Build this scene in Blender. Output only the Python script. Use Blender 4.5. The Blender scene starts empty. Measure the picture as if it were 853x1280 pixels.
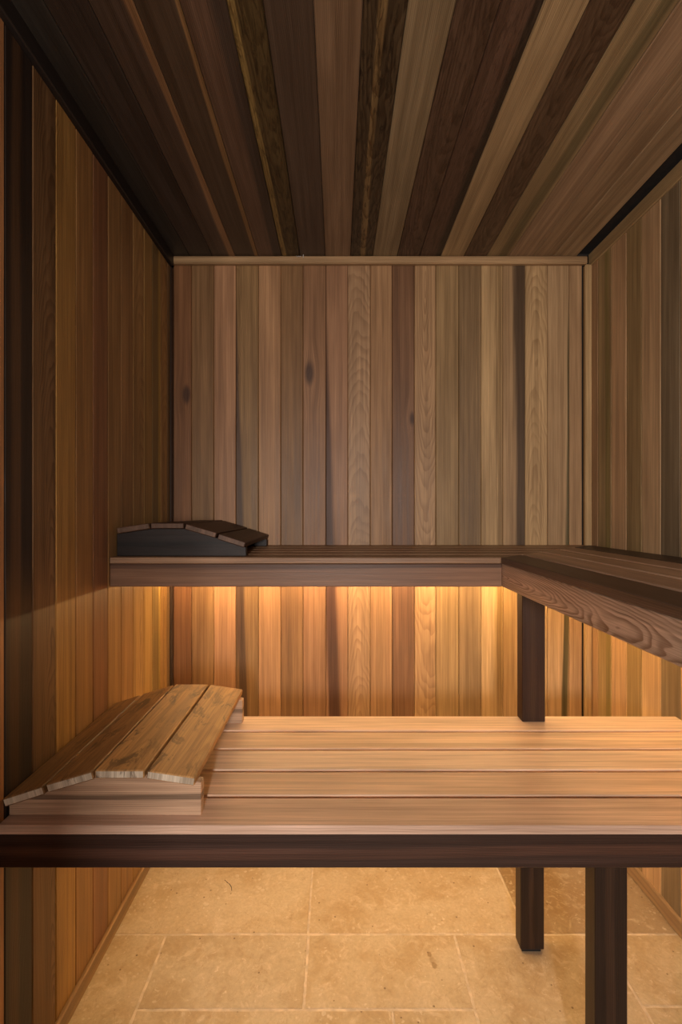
import bpy, bmesh, math, random
from mathutils import Vector, Matrix
random.seed(7)
S = bpy.context.scene
C = S.collection

# ------------------------------------------------------------------ measures (metres)
EYE = 1.176
BACK = 1.85          # back wall
LEFT, RIGHT = -0.627, 0.955
TOP = 2.137
FRONT = -0.55        # wall behind the camera
F_PX = 611.0

def lin(c):
    o = []
    for v in c:
        v = v / 255.0
        o.append(v / 12.92 if v <= 0.04045 else ((v + 0.055) / 1.055) ** 2.4)
    return tuple(o)

def K(r, g, b, k=1.0):
    l = lin((r, g, b))
    return tuple(min(0.8, v * k) for v in l)

# ------------------------------------------------------------------ node helpers
class NB:
    def __init__(self, mat):
        mat.use_nodes = True
        self.t = mat.node_tree
        self.t.nodes.clear()
    def n(self, kind, **kw):
        nd = self.t.nodes.new(kind)
        for k, v in kw.items():
            setattr(nd, k, v)
        return nd
    def link(self, a, b):
        self.t.links.new(a, b)
    def put(self, sock, v):
        if isinstance(v, bpy.types.NodeSocket):
            self.link(v, sock)
        else:
            sock.default_value = v
    def m(self, op, a, b=None, c=None, clamp=False):
        nd = self.n('ShaderNodeMath', operation=op)
        nd.use_clamp = clamp
        self.put(nd.inputs[0], a)
        if b is not None: self.put(nd.inputs[1], b)
        if c is not None: self.put(nd.inputs[2], c)
        return nd.outputs[0]
    def vec(self, x, y, z):
        nd = self.n('ShaderNodeCombineXYZ')
        self.put(nd.inputs[0], x); self.put(nd.inputs[1], y); self.put(nd.inputs[2], z)
        return nd.outputs[0]
    def noise(self, vec, scale=1.0, detail=3.0, rough=0.5, dist=0.0):
        nd = self.n('ShaderNodeTexNoise')
        self.link(vec, nd.inputs['Vector'])
        nd.inputs['Scale'].default_value = scale
        nd.inputs['Detail'].default_value = detail
        nd.inputs['Roughness'].default_value = rough
        nd.inputs['Distortion'].default_value = dist
        return nd.outputs['Fac']
    def smooth(self, x, lo, hi, a=0.0, b=1.0):
        nd = self.n('ShaderNodeMapRange', interpolation_type='SMOOTHSTEP')
        self.put(nd.inputs['Value'], x)
        self.put(nd.inputs['From Min'], lo); self.put(nd.inputs['From Max'], hi)
        self.put(nd.inputs['To Min'], a); self.put(nd.inputs['To Max'], b)
        return nd.outputs['Result']
    def mix(self, f, a, b, mode='MIX'):
        nd = self.n('ShaderNodeMix', data_type='RGBA', blend_type=mode)
        nd.clamp_factor = True
        self.put(nd.inputs['Factor'], f)
        for s, v in ((nd.inputs[6], a), (nd.inputs[7], b)):
            if isinstance(v, tuple) and len(v) == 3: v = v + (1.0,)
            self.put(s, v)
        return nd.outputs[2]
    def attr(self, name):
        return self.n('ShaderNodeAttribute', attribute_type='GEOMETRY', attribute_name=name)
    def split(self, colour):
        nd = self.n('ShaderNodeSeparateColor')
        self.link(colour, nd.inputs[0])
        return nd.outputs[0], nd.outputs[1], nd.outputs[2]

def wood_material(name, rough=0.42, stains=False):
    """cedar: colour, heartwood streak, growth rings and knots all come from per-board attributes"""
    mat = bpy.data.materials.new(name)
    b = NB(mat)
    uvn = b.n('ShaderNodeUVMap', uv_map='grain')
    sx = b.n('ShaderNodeSeparateXYZ'); b.link(uvn.outputs[0], sx.inputs[0])
    u0, v = sx.outputs[0], sx.outputs[1]
    tone, tone2 = b.attr('tone'), b.attr('tone2')
    par, par2, par3 = b.attr('ring'), b.attr('streak'), b.attr('knot')
    seed, uc, slope = b.split(par.outputs['Color']); a = par.outputs['Alpha']
    spos, swid, contrast = b.split(par2.outputs['Color']); freq = par2.outputs['Alpha']
    ku, kv, kr = b.split(par3.outputs['Color'])
    sd = b.m('MULTIPLY', seed, 37.0)
    # knot field
    du = b.m('SUBTRACT', u0, ku); dv = b.m('MULTIPLY', b.m('SUBTRACT', v, kv), 0.42)
    dk = b.m('SQRT', b.m('ADD', b.m('MULTIPLY', du, du), b.m('MULTIPLY', dv, dv)))
    kn = b.m('DIVIDE', dk, b.m('MAXIMUM', kr, 0.0001))
    kpull = b.m('MULTIPLY', b.smooth(kn, 0.0, 3.5, 1.0, 0.0), b.m('GREATER_THAN', kr, 0.0005))
    u = b.m('SUBTRACT', u0, b.m('MULTIPLY', du, b.m('MULTIPLY', kpull, 0.75)))
    # slow wander of the rings
    wv = b.noise(b.vec(b.m('MULTIPLY', u, 9.0), b.m('MULTIPLY', v, 3.2), sd), 1.0, 3.0, 0.55)
    wv = b.m('SUBTRACT', wv, 0.5)
    wl = b.m('SUBTRACT', b.noise(b.vec(sd, b.m('MULTIPLY', v, 0.9), 3.1), 1.0, 1.0), 0.5)
    uu = b.m('ADD', b.m('SUBTRACT', u, uc), b.m('ADD', b.m('MULTIPLY', wl, 0.03), b.m('MULTIPLY', wv, 0.02)))
    dd = b.m('ADD', a, b.m('ADD', b.m('MULTIPLY', slope, v), b.m('MULTIPLY', wv, 0.035)))
    d = b.m('SQRT', b.m('ADD', b.m('MULTIPLY', uu, uu), b.m('MULTIPLY', dd, dd)))
    fr = b.m('FRACT', b.m('MULTIPLY', d, freq))
    ring = b.m('MULTIPLY', b.smooth(fr, 0.25, 0.88), b.smooth(fr, 0.90, 1.0, 1.0, 0.0))
    ringv = b.noise(b.vec(b.m('MULTIPLY', u, 40.0), b.m('MULTIPLY', v, 5.0), sd), 1.0, 2.0)
    ring = b.m('MULTIPLY', ring, b.smooth(ringv, 0.25, 0.7, 0.35, 1.0))
    # fibres and slow colour drift
    fib = b.noise(b.vec(b.m('MULTIPLY', u, 800.0), b.m('MULTIPLY', v, 6.0), sd), 1.0, 2.0, 0.6)
    band = b.noise(b.vec(b.m('MULTIPLY', u, 75.0), b.m('MULTIPLY', v, 1.1), sd), 1.0, 3.0, 0.6)
    cloud = b.noise(b.vec(b.m('MULTIPLY', u, 16.0), b.m('MULTIPLY', v, 2.2), b.m('ADD', sd, 5.0)), 1.0, 3.0, 0.55)
    # heartwood streak running along the board
    edge = b.m('ADD', b.m('ADD', spos, b.m('MULTIPLY', b.m('SUBTRACT', v, 1.0), tone2.outputs['Alpha'])), b.m('ADD', b.m('MULTIPLY', wl, 0.035),
            b.m('MULTIPLY', b.m('SUBTRACT', band, 0.5), 0.02)))
    off = b.m('ABSOLUTE', b.m('SUBTRACT', u0, edge))
    st = b.smooth(off, b.m('MULTIPLY', swid, 0.45), b.m('MAXIMUM', swid, 0.0001), 1.0, 0.0)
    st = b.m('MULTIPLY', st, b.m('GREATER_THAN', swid, 0.0002))
    col = b.mix(st, tone.outputs['Color'], tone2.outputs['Color'])
    # darker rings, redder drift
    dark = b.mix(1.0, col, (0.42, 0.33, 0.27), 'MULTIPLY')
    col = b.mix(b.m('MULTIPLY', ring, contrast), col, dark)
    g1 = b.smooth(band, 0.3, 0.7, 0.80, 1.17)
    g2 = b.smooth(cloud, 0.25, 0.75, 0.84, 1.13)
    g3 = b.smooth(fib, 0.3, 0.7, 0.84, 1.13)
    g = b.m('MULTIPLY', g1, b.m('MULTIPLY', g2, g3))
    gv = b.vec(g, b.m('POWER', g, 1.08), b.m('POWER', g, 1.15))
    col = b.mix(1.0, col, gv, 'MULTIPLY')
    mo = b.noise(b.vec(b.m('MULTIPLY', u, 95.0), b.m('MULTIPLY', v, 13.0), sd), 1.0, 5.0, 0.7, 1.3)
    mm = b.m('MULTIPLY', b.smooth(mo, 0.47, 0.62), par3.outputs['Alpha'])
    col = b.mix(mm, col, b.mix(1.0, col, (0.30, 0.26, 0.24), 'MULTIPLY'))
    # knot core
    core = b.m('MULTIPLY', b.smooth(b.m('ADD', kn, b.m('MULTIPLY', b.m('SUBTRACT', cloud, 0.5), 1.2)), 0.35, 1.25, 1.0, 0.0), b.m('GREATER_THAN', kr, 0.0005))
    col = b.mix(b.m('MULTIPLY', core, 0.8), col, (0.04, 0.018, 0.012))
    if stains:
        s1 = b.noise(b.vec(b.m('MULTIPLY', u0, 30.0), b.m('MULTIPLY', v, 11.0), b.m('ADD', sd, 9.0)), 1.0, 5.0, 0.68, 0.9)
        s2 = b.noise(b.vec(b.m('MULTIPLY', u0, 5.0), b.m('MULTIPLY', v, 5.0), b.m('ADD', sd, 2.0)), 1.0, 2.0)
        sm = b.m('MULTIPLY', b.smooth(s1, 0.50, 0.60), b.smooth(s2, 0.40, 0.58))
        col = b.mix(b.m('MULTIPLY', sm, 0.78), col, (0.06, 0.032, 0.014))
    p = b.n('ShaderNodeBsdfPrincipled')
    b.link(col, p.inputs['Base Color'])
    b.put(p.inputs['Roughness'], b.m('ADD', rough - 0.06, b.m('MULTIPLY', band, 0.16)))
    p.inputs['Specular IOR Level'].default_value = 0.32
    bp = b.n('ShaderNodeBump')
    bp.inputs['Strength'].default_value = 0.35
    bp.inputs['Distance'].default_value = 0.0006
    b.link(b.m('ADD', b.m('MULTIPLY', ring, -0.6), b.m('ADD', fib, b.m('MULTIPLY', band, 0.8))), bp.inputs['Height'])
    b.link(bp.outputs[0], p.inputs['Normal'])
    o = b.n('ShaderNodeOutputMaterial')
    b.link(p.outputs[0], o.inputs[0])
    return mat

WOOD = wood_material('cedar_boards', 0.43)
WOOD_STAINED = wood_material('worn_cedar', 0.5, True)

def plain_material(name, colour, rough=0.8):
    mat = bpy.data.materials.new(name)
    b = NB(mat)
    tc = b.n('ShaderNodeTexCoord')
    nz = b.noise(tc.outputs['Object'], 40.0, 3.0)
    c = b.mix(b.smooth(nz, 0.3, 0.7), tuple(x * 0.8 for x in colour), tuple(x * 1.15 for x in colour))
    p = b.n('ShaderNodeBsdfPrincipled')
    b.link(c, p.inputs['Base Color']); p.inputs['Roughness'].default_value = rough
    o = b.n('ShaderNodeOutputMaterial'); b.link(p.outputs[0], o.inputs[0])
    return mat
BACKING = plain_material('dark_backing', (0.02, 0.014, 0.01))
RUBBER = plain_material('black_rubber', (0.012, 0.012, 0.012))
SHELL = plain_material('painted_board', (0.30, 0.23, 0.17))
METAL = plain_material('screw_metal', (0.5, 0.48, 0.45), 0.35)

def led_material(name, colour, strength):
    mat = bpy.data.materials.new(name)
    b = NB(mat)
    e = b.n('ShaderNodeEmission'); e.inputs[0].default_value = colour + (1,); e.inputs[1].default_value = strength
    o = b.n('ShaderNodeOutputMaterial'); b.link(e.outputs[0], o.inputs[0])
    return mat

# ------------------------------------------------------------------ wood builder
class W:
    """collects boards; each board carries its own colour and grain attributes"""
    def __init__(self):
        self.bm = bmesh.new()
        self.uv = self.bm.loops.layers.uv.new('grain')
        self.l = {k: self.bm.loops.layers.float_color.new(k) for k in ('tone', 'tone2', 'ring', 'streak', 'knot')}
        self.extra = []
    def style(self, f, st):
        for lp in f.loops:
            for k in self.l: lp[self.l[k]] = st[k]
    def add(self, verts, uvs, faces, st):
        bv = [self.bm.verts.new(v) for v in verts]
        for fc in faces:
            f = self.bm.faces.new([bv[i] for i in fc])
            self.style(f, st)
            for lp, i in zip(f.loops, fc): lp[self.uv].uv = uvs[i]
    def build(self, name, mat=None, parent=None, off=None):
        me = bpy.data.meshes.new(name)
        if off is not None:
            bmesh.ops.translate(self.bm, verts=self.bm.verts, vec=-Vector(off))
        self.bm.normal_update()
        self.bm.to_mesh(me); self.bm.free()
        me.materials.append(mat or WOOD)
        for m in self.extra: me.materials.append(m)
        o = bpy.data.objects.new(name, me); C.objects.link(o)
        if parent: o.parent = parent
        return o

def style(tone, tone2=None, spos=0.0, swid=0.0, tilt=0.0, uc=None, slope=None, a=None, contrast=None, freq=None, knot=None, seed=None, mottle=0.0):
    r = random.random
    seed = r() if seed is None else seed
    if uc is None: uc = random.choice([-1, 1]) * (0.05 + 0.22 * r())
    if slope is None: slope = (r() - 0.5) * 0.05
    if a is None: a = 0.02 + 0.03 * r()
    if contrast is None: contrast = 0.36 + 0.26 * r()
    if freq is None: freq = 260 + 120 * r()
    kn = knot or (9.0, 9.0, 0.0)
    return dict(tone=tuple(tone) + (1,), tone2=tuple(tone2 or tone) + (tilt,), ring=(seed, uc, slope, a),
                streak=(spos, swid, contrast, freq), knot=tuple(kn) + (mottle,))

def vboard(w, fr, u0, u1, v0, v1, st, c=0.0022, g=0.0005, depth=0.010):
    """tongue-and-groove board with v joints; fr(u, v, w) -> world"""
    prof = [(u0 + g, -depth), (u0 + g, -c), (u0 + g + c, 0), (u1 - g - c, 0), (u1 - g, -c), (u1 - g, -depth)]
    mid = (u0 + u1) / 2
    vs, uvs = [], []
    for v in (v0, v1):
        for (u, ww) in prof:
            vs.append(fr(u, v, ww)); uvs.append((u - mid, v))
    faces = []
    for i in range(5):
        faces.append((i, i + 1, i + 7, i + 6))
    # make the front normal face out
    n = (Vector(vs[3]) - Vector(vs[2])).cross(Vector(vs[9]) - Vector(vs[2]))
    out = Vector(fr(0, 0, 1)) - Vector(fr(0, 0, 0))
    if n.dot(out) < 0: faces = [tuple(reversed(f)) for f in faces]
    w.add(vs, uvs, faces, st)

def block(w, p0, p1, st, along='x', ch=0.0025, M=None, cut=None, end_tone=None):
    """solid bar with chamfered edges; grain runs along the given axis.
       cut(co) may move the vertices (mitres); M transforms the result"""
    x0, y0, z0 = p0; x1, y1, z1 = p1
    tmp = bmesh.new()
    r = bmesh.ops.create_cube(tmp, size=1.0)
    for v in tmp.verts:
        v.co = Vector(((x0 + x1) / 2 + v.co.x * (x1 - x0), (y0 + y1) / 2 + v.co.y * (y1 - y0), (z0 + z1) / 2 + v.co.z * (z1 - z0)))
        if cut: v.co = cut(v.co)
    if ch > 0:
        bmesh.ops.bevel(tmp, geom=list(tmp.edges), offset=ch, segments=1, affect='EDGES', profile=0.5)
    tmp.normal_update()
    ax = 'xyz'.index(along)
    oth = [i for i in range(3) if i != ax]
    size = (x1 - x0, y1 - y0, z1 - z0)
    # wide cross axis is u
    if size[oth[0]] < size[oth[1]]: oth.reverse()
    iu, iw = oth
    cen = Vector(((x0 + x1) / 2, (y0 + y1) / 2, (z0 + z1) / 2))
    for f in tmp.faces:
        vs = [v.co.copy() for v in f.verts]; uvs = []
        an = abs(f.normal[ax])
        for co in vs:
            q = co - cen
            if an > 0.8: uvs.append((q[iu], q[iw] + 1.7))
            elif abs(f.normal[iw]) >= abs(f.normal[iu]): uvs.append((q[iu] , co[ax]))
            else: uvs.append((q[iu] + q[iw], co[ax]))
        if M: vs = [M @ c for c in vs]
        s_ = st
        if end_tone and an > 0.8:
            s_ = dict(st); s_['tone'] = tuple(end_tone) + (1,)
        w.add([tuple(c) for c in vs], uvs, [tuple(range(len(vs)))], s_)
    tmp.free()

def simple_box(name, p0, p1, mat, parent=None, off=(0, 0, 0)):
    bm = bmesh.new(); bmesh.ops.create_cube(bm, size=1.0)
    for v in bm.verts:
        v.co = Vector([(p0[i] + p1[i]) / 2 + v.co[i] * (p1[i] - p0[i]) - off[i] for i in range(3)])
    me = bpy.data.meshes.new(name); bm.to_mesh(me); bm.free(); me.materials.append(mat)
    o = bpy.data.objects.new(name, me); C.objects.link(o)
    if parent: o.parent = parent
    return o

def slab_into(w, p0, p1):
    """plain backing slab inside a wall mesh (second material slot)"""
    before = set(w.bm.faces)
    bv = []
    for z in (p0[2], p1[2]):
        for (x, y) in ((p0[0], p0[1]), (p1[0], p0[1]), (p1[0], p1[1]), (p0[0], p1[1])):
            bv.append(w.bm.verts.new((x, y, z)))
    for fc in ((3, 2, 1, 0), (4, 5, 6, 7), (0, 1, 5, 4), (1, 2, 6, 5), (2, 3, 7, 6), (3, 0, 4, 7)):
        f = w.bm.faces.new([bv[i] for i in fc]); f.material_index = 1
    if BACKING not in w.extra: w.extra.append(BACKING)

# ================================================================== THE SETTING
GB = 1.0
def tint(c, t): return tuple(a * b for a, b in zip(c, t))
def B(r, g, b, k=2.0): return tint(K(r, g, b, k), (0.98, 0.97, 0.80))

# ---- back wall ----------------------------------------------------
px = [216.9, 239.6, 267.5, 295, 323.3, 351.2, 379, 407.6, 435, 463, 490.4, 518.3, 545, 573.7, 601.6, 628.8, 656.7, 684.6, 711.8, 728]
ub = [(p - 422) / 330.0 for p in px]
w = W()
frb = lambda u, v, ww: (u, BACK - ww, v)
bs = [
 dict(tone=B(98, 67, 47), knot=(0.016, 1.62, 0.016)),
 dict(tone=B(104, 78, 56)),
 dict(tone=B(126, 94, 74)),
 dict(tone=B(104, 80, 56), tone2=B(62, 45, 34), spos=-0.026, swid=0.022, tilt=-0.03),
 dict(tone=B(122, 92, 70)),
 dict(tone=B(100, 74, 52)),
 dict(tone=B(110, 81, 62), knot=(-0.020, 1.70, 0.020)),
 dict(tone=B(116, 86, 68), tone2=B(62, 40, 30), spos=-0.034, swid=0.034, tilt=-0.035),
 dict(tone=B(124, 98, 78), uc=0.0, slope=0.09, a=0.0, contrast=0.42, freq=190),
 dict(tone=B(120, 92, 70)),
 dict(tone=B(92, 66, 50), knot=(0.034, 1.53, 0.014)),
 dict(tone=B(130, 103, 80), uc=0.005, slope=-0.08, a=0.16, contrast=0.45, freq=190),
 dict(tone=B(116, 94, 70)),
 dict(tone=B(102, 82, 62)),
 dict(tone=B(138, 114, 88), tone2=B(112, 90, 66), spos=0.028, swid=0.012),
 dict(tone=B(128, 104, 82), tone2=B(64, 50, 40), spos=0.036, swid=0.034, tilt=-0.01),
 dict(tone=B(142, 117, 91), uc=0.0, slope=0.07, a=-0.05, contrast=0.42, freq=200),
 dict(tone=B(130, 106, 84), tone2=B(70, 62, 44), spos=0.036, swid=0.014, tilt=0.02),
 dict(tone=B(130, 104, 82)),
]
for i in range(19):
    vboard(w, frb, ub[i], ub[i + 1], 0.0, 2.120, style(**bs[i]))
slab_into(w, (LEFT - 0.03, BACK + 0.0095, 0.0), (RIGHT + 0.03, BACK + 0.06, TOP + 0.02))
wb = w.build('wall_back'); wb['kind'] = 'structure'

# ---- left wall ----------------------------------------------------
yb = [FRONT, -0.47, -0.385, -0.30, -0.215, -0.13, -0.045, 0.04, 0.125, 0.21, 0.295, 0.38, 0.465, 0.55, 0.635, 0.72, 0.805, 0.9207, 1.0045, 1.088, 1.171, 1.2537,
      1.335, 1.417, 1.499, 1.583, 1.655, 1.733, 1.80, BACK]
def L(r, g, b, k=2.6): return tint(K(r, g, b, k), (0.94, 1.05, 0.92))
ls = [dict(tone=L(100, 68, 48)) for _ in range(17)]
ls[14] = dict(tone=L(80, 55, 38)); ls[15] = dict(tone=L(112, 76, 52)); ls[16] = dict(tone=L(112, 74, 50))
ls += [
 dict(tone=L(27, 19, 17), tone2=L(46, 30, 21), spos=-0.01, swid=0.02),
 dict(tone=L(72, 50, 34), contrast=0.65, uc=0.03, slope=0.05, a=0.01),
 dict(tone=L(104, 74, 42)),
 dict(tone=L(100, 70, 44)),
 dict(tone=L(88, 58, 42)),
 dict(tone=L(100, 72, 48)),
 dict(tone=L(96, 68, 46)),
 dict(tone=L(104, 76, 50), contrast=0.5, uc=0.02, slope=0.06, a=0.0, freq=200),
 dict(tone=L(108, 80, 50)),
 dict(tone=L(84, 64, 42), tone2=L(110, 84, 46), spos=0.03, swid=0.02),
 dict(tone=L(108, 78, 50), uc=0.0, slope=0.07, a=-0.05, contrast=0.5, freq=200),
 dict(tone=L(84, 62, 44)),
]
w = W()
frl = lambda u, v, ww: (LEFT + ww, u, v)
for i in range(len(yb) - 1):
    vboard(w, frl, yb[i], yb[i + 1], 0.0, 2.11, style(**ls[i]))
slab_into(w, (LEFT - 0.06, FRONT - 0.05, 0.0), (LEFT - 0.0095, BACK + 0.03, TOP + 0.02))
o = w.build('wall_left'); o['kind'] = 'structure'

# ---- right wall ---------------------------------------------------
yr = [FRONT, -0.47] + [-0.385 + 0.0865 * i for i in range(20)] + [1.361, 1.443, 1.534, 1.615, 1.7036, 1.791, BACK]
def R(r, g, b, k=3.0): return tint(K(r, g, b, k), (0.92, 0.99, 0.84))
rs = [dict(tone=R(118 + random.randint(-18, 14), 96 + random.randint(-14, 10), 74)) for _ in range(22)]
rs[21] = dict(tone=R(122, 98, 76), contrast=0.5)
rs += [
 dict(tone=R(84, 70, 58), contrast=0.4),
 dict(tone=R(126, 100, 80)),
 dict(tone=R(100, 80, 58)),
 dict(tone=R(126, 98, 78)),
 dict(tone=R(104, 84, 62), tone2=R(88, 74, 48), spos=-0.02, swid=0.02),
 dict(tone=R(108, 82, 64)),
]
w = W()
frr = lambda u, v, ww: (RIGHT - ww, u, v)
for i in range(len(yr) - 1):
    vboard(w, frr, yr[i], yr[i + 1], 0.0, 2.11, style(**rs[i]))
slab_into(w, (RIGHT + 0.0095, FRONT - 0.05, 0.0), (RIGHT + 0.06, BACK + 0.03, TOP + 0.02))
o = w.build('wall_right'); o['kind'] = 'structure'

# ---- ceiling ------------------------------------------------------
cx = [213.5, 239, 267, 294.9, 323.6, 352.8, 375.5, 407, 438, 466, 496, 523.8, 550.5, 579, 607, 634.7, 664, 690, 719]
uc_ = [(p - 422) / 330.0 for p in cx]
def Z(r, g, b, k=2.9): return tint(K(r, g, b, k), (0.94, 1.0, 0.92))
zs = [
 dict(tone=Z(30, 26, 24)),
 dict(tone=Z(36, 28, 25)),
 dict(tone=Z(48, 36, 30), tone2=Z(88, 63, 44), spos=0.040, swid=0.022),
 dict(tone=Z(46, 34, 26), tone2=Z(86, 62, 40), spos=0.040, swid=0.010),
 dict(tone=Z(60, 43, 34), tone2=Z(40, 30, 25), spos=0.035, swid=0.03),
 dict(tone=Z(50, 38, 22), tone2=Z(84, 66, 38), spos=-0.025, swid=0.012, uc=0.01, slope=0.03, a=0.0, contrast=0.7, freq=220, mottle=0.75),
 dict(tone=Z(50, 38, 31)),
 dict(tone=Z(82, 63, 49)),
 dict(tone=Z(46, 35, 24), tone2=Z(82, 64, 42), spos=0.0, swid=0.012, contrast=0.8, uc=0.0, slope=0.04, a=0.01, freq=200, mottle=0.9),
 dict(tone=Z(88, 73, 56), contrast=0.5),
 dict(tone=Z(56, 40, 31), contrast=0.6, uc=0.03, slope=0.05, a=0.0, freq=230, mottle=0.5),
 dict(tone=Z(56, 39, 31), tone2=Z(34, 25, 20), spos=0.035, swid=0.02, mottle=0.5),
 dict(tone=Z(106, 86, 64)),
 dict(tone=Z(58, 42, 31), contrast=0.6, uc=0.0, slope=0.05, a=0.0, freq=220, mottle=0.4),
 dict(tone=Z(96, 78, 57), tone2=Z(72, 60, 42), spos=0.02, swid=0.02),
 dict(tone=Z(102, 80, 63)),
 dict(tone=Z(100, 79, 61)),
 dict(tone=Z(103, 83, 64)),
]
w = W()
frc = lambda u, v, ww: (u, v, TOP - ww)
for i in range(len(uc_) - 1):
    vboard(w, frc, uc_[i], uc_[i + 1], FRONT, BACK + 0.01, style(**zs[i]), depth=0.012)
slab_into(w, (LEFT - 0.06, FRONT - 0.05, TOP + 0.035), (RIGHT + 0.06, BACK + 0.06, TOP + 0.09))
slab_into(w, (LEFT - 0.005, FRONT, TOP + 0.0115), (uc_[-1] - 0.01, BACK + 0.01, TOP + 0.03))
o = w.build('ceiling'); o['kind'] = 'structure'

# ---- trims --------------------------------------------------------
def struct(w, name, label=None):
    o = w.build(name); o['kind'] = 'structure'; return o
# crown batten of the back wall (eased)
w = W(); block(w, ((215 - 422) / 330., BACK - 0.020, 2.107), ((732 - 422) / 330., BACK + 0.001, TOP - 0.0005), style(B(126, 102, 80)), 'x', 0.004); struct(w, 'trim_1')
w = W(); block(w, (RIGHT - 0.006, FRONT + 0.01, 2.100), (RIGHT + 0.004, BACK - 0.001, 2.150), style(R(112, 90, 68)), 'y', 0.003); struct(w, 'trim_2')
w = W(); block(w, (LEFT - 0.004, FRONT + 0.01, 2.095), (LEFT + 0.014, BACK - 0.021, 2.150), style(K(30, 25, 23, 1.4)), 'y', 0.003); struct(w, 'trim_3')
w = W(); block(w, ((729 - 422) / 330., BACK - 0.020, 0.0), (RIGHT + 0.001, BACK + 0.001, 2.106), style(B(134, 110, 84), uc=0.3, contrast=0.2), 'z', 0.004); struct(w, 'trim_4')
w = W(); block(w, (LEFT - 0.001, BACK - 0.024, 0.0), (LEFT + 0.008, BACK - 0.0, 2.094), style(K(50, 36, 28, 1.5), uc=0.3), 'z', 0.003); struct(w, 'trim_5')

def baseboard(name, p0, p1, st, along):
    w = W(); block(w, p0, p1, st, along, 0.003); o = w.build(name); o['kind'] = 'structure'
baseboard('baseboard_left', (LEFT - 0.002, FRONT + 0.02, 0.001), (LEFT + 0.010, BACK - 0.03, 0.043), style(K(146, 118, 84, 1.0), contrast=0.3), 'y')
baseboard('baseboard_right', (RIGHT - 0.010, FRONT + 0.02, 0.001), (RIGHT + 0.002, BACK - 0.03, 0.048), style(K(160, 132, 98, 1.0), contrast=0.3), 'y')
baseboard('baseboard_back', (LEFT + 0.012, BACK - 0.010, 0.001), (RIGHT - 0.025, BACK + 0.002, 0.045), style(K(160, 122, 84, 1.0)), 'x')

# ---- unseen wall behind the camera, openings made up to shape the light ----------------------
DX0, DX1, DH = -0.150, 0.55, 2.00
WX0, SILL = -0.60, 1.07          # added side opening; boarded sill set to shade the lower left
w = W()
frf = lambda u, v, ww: (u, FRONT + ww, v)
cuts = sorted(set([LEFT + 0.0845 * i for i in range(19)] + [WX0, DX0, DX1, RIGHT]))
for u, u2 in zip(cuts[:-1], cuts[1:]):
    if u2 - u < 0.004 or u2 > RIGHT + 1e-6: continue
    m_ = (u + u2) / 2
    if DX0 < m_ < DX1: spans = [(DH, 2.12)]
    elif WX0 < m_ < DX0: spans = [(0.0, SILL), (DH, 2.12)]
    else: spans = [(0.0, 2.12)]
    st_ = style(B(110, 82, 60))
    for (a_, b_) in spans: vboard(w, frf, u, u2, a_, b_, st_)
for a_, b_, c_, d_ in ((LEFT - .05, WX0, 0, TOP + .02), (WX0, DX0, 0, SILL), (DX1, RIGHT + .05, 0, TOP + .02), (WX0, DX1, DH, TOP + .02)):
    slab_into(w, (a_, FRONT - 0.06, c_), (b_, FRONT - 0.0095, d_))
o = w.build('wall_front'); o['kind'] = 'structure'
w = W()
block(w, (WX0 - 0.001, FRONT - 0.07, SILL), (WX0 + 0.015, FRONT + 0.012, DH), style(B(110, 84, 62)), 'z', 0.003)
block(w, (WX0 + 0.015, FRONT - 0.07, SILL - 0.001), (DX0, FRONT + 0.012, SILL + 0.015), style(B(110, 84, 62)), 'x', 0.003)
block(w, (WX0 + 0.015, FRONT - 0.07, DH - 0.015), (DX0, FRONT + 0.012, DH + 0.001), style(B(110, 84, 62)), 'x', 0.003)
o = w.build('unseen_window_1'); o['kind'] = 'structure'  # frame of the unseen side opening, added along with the shading sill
w = W()
block(w, (DX0 + 0.0, FRONT - 0.07, 0), (DX0 + 0.01, FRONT + 0.012, DH), style(B(110, 84, 62)), 'z', 0.003)
block(w, (DX1 - 0.03, FRONT - 0.07, 0), (DX1 + 0.001, FRONT + 0.012, DH), style(B(110, 84, 62)), 'z', 0.003)
block(w, (DX0 + 0.01, FRONT - 0.07, DH - 0.03), (DX1 - 0.03, FRONT + 0.012, DH + 0.001), style(B(110, 84, 62)), 'x', 0.003)
o = w.build('door_1'); o['kind'] = 'structure'

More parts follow.
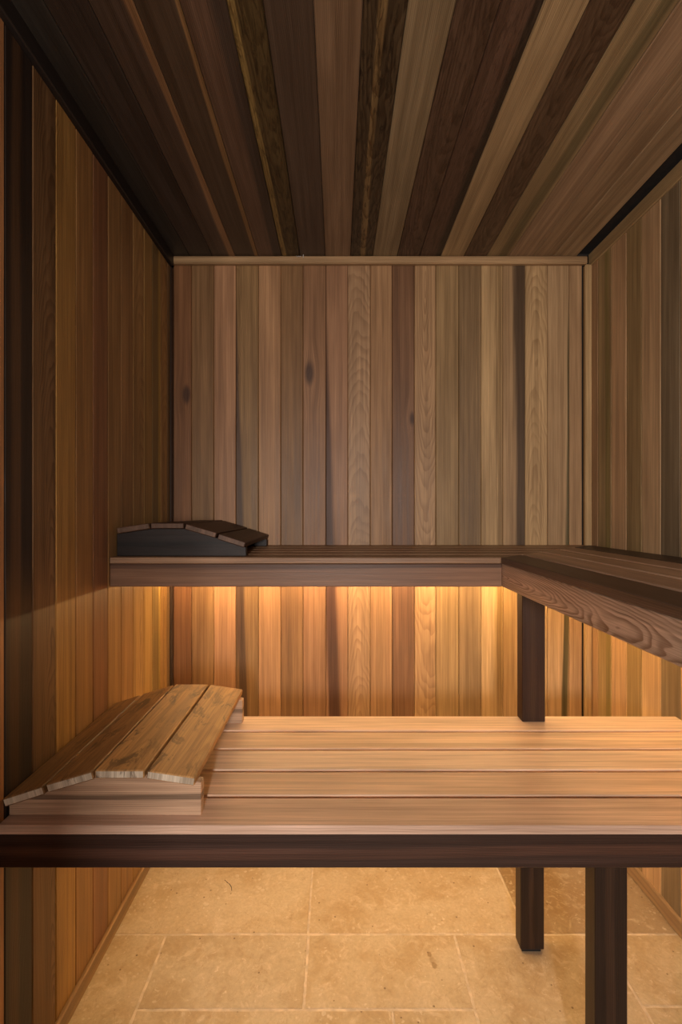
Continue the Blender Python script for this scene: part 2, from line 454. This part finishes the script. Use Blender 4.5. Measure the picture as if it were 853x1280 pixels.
# ---- travertine floor ---------------------------------------------
def stone_material():
    mat = bpy.data.materials.new('travertine')
    b = NB(mat)
    tc = b.n('ShaderNodeTexCoord'); geo = tc.outputs['Object']
    at = b.attr('tone'); seed = at.outputs['Alpha']
    sx = b.n('ShaderNodeSeparateXYZ'); b.link(geo, sx.inputs[0])
    p = b.vec(sx.outputs[0], sx.outputs[1], b.m('MULTIPLY', seed, 10.0))
    big = b.noise(p, 5.0, 4.0, 0.6, 0.6)
    med = b.noise(p, 22.0, 5.0, 0.65, 1.2)
    fine = b.noise(p, 120.0, 3.0, 0.6)
    col = b.mix(b.smooth(big, 0.35, 0.68), at.outputs['Color'], b.mix(1.0, at.outputs['Color'], (0.84, 0.76, 0.64), 'MULTIPLY'))
    col = b.mix(b.smooth(med, 0.50, 0.72, 0.0, 0.5), col, (0.66, 0.55, 0.41))
    col = b.mix(b.smooth(med, 0.26, 0.44, 0.30, 0.0), col, (0.25, 0.16, 0.08))
    # pale shell-like flecks
    vo = b.n('ShaderNodeTexVoronoi', feature='F1'); b.link(p, vo.inputs['Vector']); vo.inputs['Scale'].default_value = 58.0
    gate = b.noise(p, 7.0, 2.0)
    fl = b.m('MULTIPLY', b.smooth(b.m('ADD', vo.outputs['Distance'], b.m('MULTIPLY', b.m('SUBTRACT', med, 0.5), 1.6)), 0.10, 0.24, 1.0, 0.0), b.smooth(gate, 0.52, 0.66))
    col = b.mix(b.m('MULTIPLY', fl, 0.4), col, (0.76, 0.68, 0.55))
    spk = b.noise(p, 64.0, 4.0, 0.7, 0.8)
    col = b.mix(b.smooth(spk, 0.60, 0.70, 0.0, 0.45), col, (0.74, 0.64, 0.50))
    col = b.mix(b.smooth(spk, 0.30, 0.40, 0.35, 0.0), col, (0.28, 0.18, 0.09))
    # thin branching veins
    ns = b.noise(p, 11.0, 4.0, 0.62, 1.6)
    ve = b.m('ABSOLUTE', b.m('SUBTRACT', ns, 0.5))
    vm = b.m('MULTIPLY', b.smooth(ve, 0.0, 0.012, 1.0, 0.0), b.smooth(gate, 0.42, 0.55, 1.0, 0.0))
    col = b.mix(b.m('MULTIPLY', vm, 0.35), col, (0.30, 0.19, 0.09))
    # small pits
    vp = b.n('ShaderNodeTexVoronoi', feature='F1'); b.link(p, vp.inputs['Vector']); vp.inputs['Scale'].default_value = 26.0
    pit = b.smooth(vp.outputs['Distance'], 0.055, 0.085, 1.0, 0.0)
    col = b.mix(b.m('MULTIPLY', pit, 0.7), col, (0.12, 0.07, 0.03))
    # one small brown double stain
    for (cx_, cy_, rr) in ((0.245, 1.300, 0.0065), (0.252, 1.268, 0.0085), (0.249, 1.284, 0.009)):
        dx = b.m('SUBTRACT', sx.outputs[0], cx_); dy = b.m('MULTIPLY', b.m('SUBTRACT', sx.outputs[1], cy_), 0.75)
        dist = b.m('SQRT', b.m('ADD', b.m('MULTIPLY', dx, dx), b.m('MULTIPLY', dy, dy)))
        dist = b.m('ADD', dist, b.m('MULTIPLY', b.m('SUBTRACT', fine, 0.5), 0.006))
        col = b.mix(b.smooth(dist, rr * 0.6, rr, 0.62 if rr < 0.0088 else 0.35, 0.0), col, (0.20, 0.11, 0.03))
    g = b.smooth(fine, 0.3, 0.7, 0.93, 1.06)
    col = b.mix(1.0, col, b.vec(g, g, g), 'MULTIPLY')
    s = b.n('ShaderNodeBsdfPrincipled'); b.link(col, s.inputs['Base Color'])
    b.put(s.inputs['Roughness'], b.m('ADD', 0.48, b.m('MULTIPLY', fine, 0.2)))
    bp = b.n('ShaderNodeBump'); bp.inputs['Strength'].default_value = 0.4; bp.inputs['Distance'].default_value = 0.001
    b.link(b.m('SUBTRACT', b.m('ADD', fine, med), b.m('MULTIPLY', pit, 1.5)), bp.inputs['Height'])
    b.link(bp.outputs[0], s.inputs['Normal'])
    o = b.n('ShaderNodeOutputMaterial'); b.link(s.outputs[0], o.inputs[0])
    return mat
STONE = stone_material()
GROUT = plain_material('pale_grout', (0.60, 0.50, 0.38), 0.9)
tiles = []   # x0, y0, x1, y1, tone
T = lambda k=1.0, r=1.0: (0.52 * k, 0.42 * k * r, 0.285 * k * r * r)
X0, X1 = LEFT, RIGHT
yA, yB = 1.361, 1.155
tiles += [(X0, yA, -0.082, yA + 0.61, T(1.0)), (-0.082, yA, 0.528, yA + 0.61, T(0.98, 0.99)), (0.528, yA, X1, yA + 0.61, T(0.66, 0.90))]
tiles += [(X0, 0.75, -0.476, yA, T(0.97)), (-0.476, yB, -0.08, yA, T(0.90, 1.0)), (-0.08, yB, 0.325, yA, T(0.96)),
          (0.325, 0.955, 0.727, yA, T(0.95, 0.99)), (0.727, yB + 0.008, X1, yA, T(0.98))]
tiles += [(-0.476, 0.75, 0.13, yB, T(0.97)), (0.13, 0.75, 0.325, yB, T(0.96)), (0.325, 0.75, 0.727, 0.955, T(0.93)), (0.727, 0.75, X1, yB + 0.008, T(0.98, 1.0))]
for r_, (ya_, yb_) in enumerate(((0.345, 0.75), (-0.06, 0.345), (-0.62, -0.06))):
    xs = [X0, -0.35 + 0.12 * r_, 0.10 + 0.1 * r_, 0.55, X1]
    for k in range(4): tiles.append((xs[k], ya_, xs[k + 1], yb_, T(0.96)))
bm = bmesh.new()
tl = bm.loops.layers.float_color.new('tone')
rj = random.Random(3)
for (x0, y0, x1, y1, t) in tiles:
    g = 0.0020
    # edges wander a little, as tumbled stone does
    def side(a, b_, n):
        pts = []
        for k in range(n):
            f = k / n
            pts.append((a[0] + (b_[0] - a[0]) * f, a[1] + (b_[1] - a[1]) * f))
        return pts
    n = 22
    cs = [(x0 + g, y0 + g), (x1 - g, y0 + g), (x1 - g, y1 - g), (x0 + g, y1 - g)]
    loop = []
    for q in range(4): loop += side(cs[q], cs[(q + 1) % 4], n)
    loop = [(x + rj.uniform(-0.0009, 0.0009), y + rj.uniform(-0.0009, 0.0009)) for x, y in loop]
    cxm, cym = (x0 + x1) / 2, (y0 + y1) / 2
    top, low = [], []
    for (x, y) in loop:
        dx = 0.0018 * (1 if x < cxm else -1) * (1 if abs(x - cxm) > (x1 - x0) / 2 - 0.004 else 0)
        dy = 0.0018 * (1 if y < cym else -1) * (1 if abs(y - cym) > (y1 - y0) / 2 - 0.004 else 0)
        top.append(bm.verts.new((x + dx, y + dy, 0.0))); low.append(bm.verts.new((x, y, -0.003)))
    fs = [bm.faces.new(top)]
    N = len(top)
    for k in range(N): fs.append(bm.faces.new((low[k], low[(k + 1) % N], top[(k + 1) % N], top[k])))
    sd = rj.random()
    for f in fs:
        for lp in f.loops: lp[tl] = t + (sd,)
gv = [bm.verts.new(p) for p in ((X0 - .05, -0.65, -0.0012), (X1 + .05, -0.65, -0.0012), (X1 + .05, 2.0, -0.0012), (X0 - .05, 2.0, -0.0012))]
f = bm.faces.new(gv); f.material_index = 1
bm.normal_update()
me = bpy.data.meshes.new('floor'); bm.to_mesh(me); bm.free(); me.materials.append(STONE); me.materials.append(GROUT)
fl = bpy.data.objects.new('floor', me); C.objects.link(fl); fl['kind'] = 'structure'

# ================================================================== THINGS
def thing(name, label, cat, loc, group=None, rotz=0.0):
    o = bpy.data.objects.new(name, None); C.objects.link(o)
    o.location = loc; o.rotation_euler = (0, 0, rotz); o.empty_display_size = 0.1
    o['label'] = label; o['category'] = cat
    if group: o['group'] = group
    return o

PIT, WID = 0.098, 0.0862
# ---- lower bench --------------------------------------------------
LT = EYE - 0.576                     # slat top
ly0 = 0.898
lb = thing('sauna_bench', 'wide lower cedar bench with five pale slats above the stone floor', 'bench', (0.164, 1.14, 0.0))
off = lb.location
def H(r, g, b, k=1.0): return K(r, g, b, k)
lt = [H(204, 172, 150), H(222, 188, 160), H(226, 198, 174), H(224, 192, 162), H(230, 200, 174)]
for i in range(5):
    w = W()
    y0 = ly0 + i * PIT
    block(w, (LEFT + 0.002, y0, LT - 0.017), (RIGHT - 0.002, y0 + WID + (0.002 if i == 4 else 0), LT), style(lt[i], freq=200, contrast=0.22, tone2=H(170, 120, 70), spos=0.0, swid=0.0), 'x', 0.0010)
    w.build('slat', WOOD, lb, off)
w = W(); block(w, (LEFT + 0.001, ly0 + 0.003, LT - 0.081), (RIGHT - 0.001, ly0 + 0.041, LT - 0.0175), style(K(62, 44, 37, 1.0), contrast=0.35, freq=240, tone2=K(84, 58, 47, 1.0), spos=0.0, swid=0.012), 'x', 0.002)
r_ = w.build('front_rail', WOOD, lb, off); r_['label'] = 'dark reddish front rail'
w = W(); block(w, (LEFT + 0.001, 1.345, LT - 0.081), (RIGHT - 0.001, 1.383, LT - 0.0175), style(K(80, 52, 40)), 'x', 0.002)
w.build('rear_rail', WOOD, lb, off)
for xx in (-0.60, -0.05, 0.505):
    w = W(); block(w, (xx, ly0 + 0.042, LT - 0.081), (xx + 0.038, 1.3445, LT - 0.0175), style(K(80, 52, 40)), 'y', 0.002)
    w.build('cross_bearer', WOOD, lb, off)
LEG = dict(contrast=0.35)
dark_leg = K(50, 36, 28, 1.0)
def leg(root, x0, y0, z0, z1, wx=0.063, wy=0.039, tone=dark_leg, foot=False):
    w = W(); block(w, (x0, y0, z0), (x0 + wx, y0 + wy, z1), style(tone, tone2=K(66, 47, 35), spos=0.0, swid=0.010, **LEG), 'z', 0.002)
    o = w.build('leg', WOOD, root, root.location)
    if foot:
        fo = simple_box('rubber_foot', (x0 + 0.004, y0 + 0.003, 0.0), (x0 + wx - 0.008, y0 + wy - 0.003, z0), RUBBER, o, root.location)
leg(lb, 0.4955, 0.9395, 0.006, LT - 0.0815 + 0.03, foot=True)
leg(lb, 0.4900, 1.3055, 0.006, LT - 0.0815 + 0.03, foot=True)

# ---- upper back bench ---------------------------------------------
UT = EYE - 0.1245
uy0 = 1.340
ub_ = thing('sauna_bench', 'upper cedar bench along the back wall with warm light strip beneath', 'bench', (-0.1, 1.6, UT - 0.08))
off = ub_.location
MX = 0.45                       # corner where the two upper benches meet
def mit_back(co):
    # right end follows the 45 degree mitre
    if co.x > 0.2: return Vector((MX - 0.002 + (co.y - uy0), co.y, co.z))
    return co
ut = [K(158, 126, 98), K(172, 140, 112), K(176, 144, 116), K(172, 140, 112), K(176, 146, 114)]
for i in range(5):
    w = W(); y0 = uy0 + i * PIT
    block(w, (LEFT + 0.002, y0, UT - 0.017), (0.7, y0 + WID + (0.026 if i == 4 else 0), UT), style(ut[i]), 'x', 0.0018, cut=mit_back)
    w.build('slat', WOOD, ub_, off)
w = W(); block(w, (LEFT + 0.001, uy0 + 0.003, UT - 0.081), (MX + 0.0027, uy0 + 0.041, UT - 0.0175), style(K(128, 95, 72), tone2=K(82, 57, 42), spos=0.026, swid=0.016, contrast=0.3), 'x', 0.002)
w.build('front_rail', WOOD, ub_, off)
w = W(); block(w, (LEFT + 0.001, BACK - 0.030, UT - 0.060), (MX + 0.40, BACK + 0.003, UT - 0.0175), style(K(90, 62, 48)), 'x', 0.002)
w.build('wall_ledger', WOOD, ub_, off)
for xx in (-0.60, -0.30, 0.02, 0.33):
    w = W(); block(w, (xx, uy0 + 0.042, UT - 0.060), (xx + 0.038, BACK - 0.031, UT - 0.0175), style(K(96, 68, 52)), 'y', 0.002)
    w.build('cross_bearer', WOOD, ub_, off)

# ---- upper side bench ---------------------------------------------
sb = thing('sauna_bench', 'upper cedar bench along the right wall with swirling grain on its front rail', 'bench', (0.70, 0.8, LT))
off = sb.location
SY0 = -0.42
def mit_side(co):
    if co.y > 0.8: return Vector((co.x, uy0 + 0.002 + (co.x - MX), co.z))
    return co
stn = [K(100, 79, 64), K(200, 168, 142), K(204, 174, 146), K(196, 166, 140), K(76, 62, 52)]
for i in range(5):
    w = W(); x0 = MX + i * PIT
    block(w, (x0, SY0, UT - 0.017), (x0 + WID + (0.018 if i == 4 else 0), 1.5, UT), style(stn[i], contrast=0.5), 'y', 0.0018, cut=mit_side)
    w.build('slat', WOOD, sb, off)
w = W(); block(w, (MX + 0.003, SY0, UT - 0.081), (MX + 0.041, uy0 + 0.041, UT - 0.0175),
               style(K(200, 172, 148), uc=-0.006, slope=0.085, a=-0.112, contrast=1.0, freq=300, seed=0.31), 'y', 0.002)
r_ = w.build('front_rail', WOOD, sb, off); r_['label'] = 'front rail with arched growth rings'
w = W(); block(w, (RIGHT - 0.030, SY0, UT - 0.060), (RIGHT + 0.003, BACK - 0.032, UT - 0.0175), style(K(90, 62, 48)), 'y', 0.002)
w.build('wall_ledger', WOOD, sb, off)
for yy in (-0.38, 0.10, 0.55, 0.95, 1.30):
    w = W(); block(w, (MX + 0.042, yy, UT - 0.060), (RIGHT - 0.031, yy + 0.038, UT - 0.0175), style(K(96, 68, 52)), 'x', 0.002)
    w.build('cross_bearer', WOOD, sb, off)
leg(sb, 0.507, 1.340, LT, UT - 0.0605 + 0.03, tone=K(60, 42, 34), wx=0.0635)

# ---- light strips, fixed behind the rails -------------------------
WARM = (1.0, 0.64, 0.27)
LED_U = led_material('warm_light_strip', WARM, 110.0)
LED_S = led_material('warm_side_light_strip', WARM, 52.0)
LED_L = led_material('warm_floor_light_strip', (1.0, 0.64, 0.30), 78.0)
# profile: a thin bar whose lower face shines
def led(root, p0, p1, mat):
    h = simple_box('light_strip', p0, p1, mat, root, root.location)
    simple_box('strip_housing', (p0[0], p0[1], p1[2] + 0.0003), (p1[0], p1[1], p1[2] + 0.012), BACKING, h, root.location)
    return h
ZU, ZL = UT - 0.0835, LT - 0.0835
led(ub_, (LEFT + 0.02, BACK - 0.125, ZU), (RIGHT - 0.14, BACK - 0.116, ZU + 0.005), LED_U)
led(sb, (RIGHT - 0.125, 0.85, ZU), (RIGHT - 0.116, BACK - 0.13, ZU + 0.005), LED_S)
led(lb, (LEFT + 0.02, 1.3845, ZL), (RIGHT - 0.02, 1.3935, ZL + 0.005), LED_L)

# ---- headrests ----------------------------------------------------
# local frame: x 0 (low side) .. 0.366 (high side), y 0 .. 0.445
def make_headrest(label, loc, tones, paneltones, mat, rotz=0.0, end=None):
    root = thing('headrest', label, 'headrest', loc, None, rotz)
    Lh = 0.440
    # top line of the slats: x, z pairs for each slat
    segs = [((-0.001, 0.040), (0.074, 0.064)), ((0.080, 0.067), (0.166, 0.092)), ((0.172, 0.094), (0.264, 0.094)), ((0.270, 0.0935), (0.360, 0.080))]
    th = 0.016
    for k, ((xa, za), (xb, zb)) in enumerate(segs):
        ang = math.atan2(zb - za, xb - xa)
        ln = math.hypot(xb - xa, zb - za)
        M = Matrix.Translation(Vector((xa, 0, za))) @ Matrix.Rotation(-ang, 4, 'Y')
        w = W(); block(w, (0, -0.008, -th), (ln, Lh + 0.008, 0), style(tones[k], contrast=0.3, freq=170, uc=0.02 * (k - 1), slope=0.05), 'y', 0.002, M=M, end_tone=end)
        w.build('slat', mat, root)
    # end panels cut to the line of the slats
    line = [(0.001, 0.0405 - th)]
    for (xa, za), (xb, zb) in segs:
        line += [(max(xa, 0.001), za - th - 0.0005), (xb, zb - th - 0.0005)]
    line.append((0.366, 0.0785 - th))
    xs = []
    for p in line:
        if not xs or p[0] > xs[-1][0] + 1e-4: xs.append(p)
    for (ya, yb_) in ((0.008, 0.028), (Lh - 0.028, Lh - 0.008)):
        w = W(); st = style(paneltones, tone2=tuple(t * 0.45 for t in paneltones), spos=-0.004, swid=0.007, uc=0.15, contrast=0.4)
        vs, uvs = [], []
        for y in (ya, yb_):
            for (x, z) in xs: vs.append((x, y, z)); uvs.append((z - 0.04, x))
            for (x, z) in xs: vs.append((x, y, 0.0)); uvs.append((-0.04, x))
        n = len(xs)
        fc = []
        for k in range(n - 1):
            fc.append((n + k, n + k + 1, k + 1, k))
            q = 2 * n
            fc.append((q + k, q + k + 1, q + n + k + 1, q + n + k))
            fc.append((k, k + 1, q + k + 1, q + k))
            fc.append((q + n + k, q + n + k + 1, n + k + 1, n + k))
        fc.append((n, 0, 2 * n, 3 * n)); fc.append((n - 1, 2 * n - 1, 4 * n - 1, 3 * n - 1))
        w.add(vs, uvs, fc, st)
        bmesh.ops.recalc_face_normals(w.bm, faces=w.bm.faces)
        bmesh.ops.bevel(w.bm, geom=[e for e in w.bm.edges if len(e.link_faces) == 2 and e.calc_face_angle() > 0.9], offset=0.0012, segments=1, affect='EDGES')
        w.build('end_panel', WOOD, root)
    return root
hl = make_headrest('pale worn slatted wooden headrest on the lower bench', (LEFT + 0.002, 0.920, LT), [H(140, 104, 64), H(158, 118, 74), H(184, 140, 88), H(186, 142, 90)], H(200, 166, 136), WOOD_STAINED, 0.0, H(205, 190, 168))
hu = make_headrest('dark slatted wooden headrest with shade-darkened end panels in the corner of the upper back bench', (LEFT + 0.370, 1.372 + 0.440, UT),
                   [K(66, 46, 36), K(70, 48, 36), K(66, 46, 36), K(96, 70, 54)], K(34, 25, 21), WOOD_STAINED, math.pi, K(100, 76, 60))  # end panel tone darkened to hold the shadow on it

# ---- small staple at the ceiling edge -----------------------------
bm = bmesh.new()
def tube(bm, pts, r, n=6):
    prev = None
    for i, p in enumerate(pts):
        p = Vector(p); d = (Vector(pts[min(i + 1, len(pts) - 1)]) - Vector(pts[max(i - 1, 0)])).normalized()
        a = d.orthogonal().normalized(); b_ = d.cross(a)
        ring = [bm.verts.new(p + a * r * math.cos(2 * math.pi * k / n) + b_ * r * math.sin(2 * math.pi * k / n)) for k in range(n)]
        if prev:
            for k in range(n): bm.faces.new((prev[k], prev[(k + 1) % n], ring[(k + 1) % n], ring[k]))
        else: bm.faces.new(ring)
        prev = ring
    bm.faces.new(prev)
tube(bm, [(0, 0, 0), (0, 0, -0.012)], 0.0014)
tube(bm, [(-0.026, 0, -0.004), (-0.022, 0, -0.009), (-0.018, 0, -0.005), (-0.014, 0, -0.008), (-0.009, 0, -0.006)], 0.0010)
me = bpy.data.meshes.new('wire_clip'); bm.to_mesh(me); bm.free(); me.materials.append(METAL)
o = bpy.data.objects.new('wire_clip', me); C.objects.link(o)
o.location = ((379.6 - 422) / 333.0, 1.825, TOP)
o['label'] = 'tiny silver wire clip on the dark ceiling by the back wall'; o['category'] = 'clip'

# ---- a thin dark strand lying on the stone ------------------------
bm = bmesh.new()
tube(bm, [(-0.018, 0.022, 0.0009), (-0.008, 0.012, 0.0009), (0.002, 0.004, 0.0009), (0.010, -0.008, 0.0009), (0.014, -0.022, 0.0009)], 0.0009)
me = bpy.data.meshes.new('dry_strand'); bm.to_mesh(me); bm.free(); me.materials.append(RUBBER)
o = bpy.data.objects.new('dry_strand', me); C.objects.link(o)
o.location = (-0.342, 1.539, 0.0)
o['label'] = 'thin dark curled strand lying on the stone floor left of centre'; o['category'] = 'strand'

# ================================================================== LIGHT
def area(name, loc, target, sx, sy, power, colour, spread=180):
    l = bpy.data.lights.new(name, 'AREA'); l.shape = 'RECTANGLE'; l.size = sx; l.size_y = sy
    l.energy = power; l.color = colour; l.spread = math.radians(spread)
    o = bpy.data.objects.new(name, l); C.objects.link(o); o.location = loc
    o.rotation_euler = (Vector(target) - Vector(loc)).to_track_quat('-Z', 'Y').to_euler()
    return o
area('added_door_light', (0.0, -1.30, 1.22), (0.25, 1.0, 1.45), 0.12, 0.34, 46.0, (1.0, 0.90, 0.83))  # unseen area light added outside the doorway to light the room from the front
wd = bpy.data.worlds.new('World'); S.world = wd; wd.use_nodes = True
bg = wd.node_tree.nodes['Background']; bg.inputs[0].default_value = (1.0, 0.93, 0.86, 1); bg.inputs[1].default_value = 0.14

# ================================================================== CAMERA
cam = bpy.data.cameras.new('camera'); co = bpy.data.objects.new('camera', cam); C.objects.link(co)
co.location = (0, 0, EYE); co.rotation_euler = (math.pi / 2, 0, 0)
cam.sensor_fit = 'AUTO'; cam.sensor_width = 36.0; cam.lens = F_PX / 1280.0 * 36.0
cam.shift_x = (426.5 - 422.0) / 1280.0; cam.shift_y = 0.0
cam.clip_start = 0.01
S.camera = co
S.view_settings.view_transform = 'Standard'; S.view_settings.look = 'None'
S.view_settings.gamma = 1.0; S.view_settings.use_curve_mapping = False
S.view_settings.exposure = 0.0
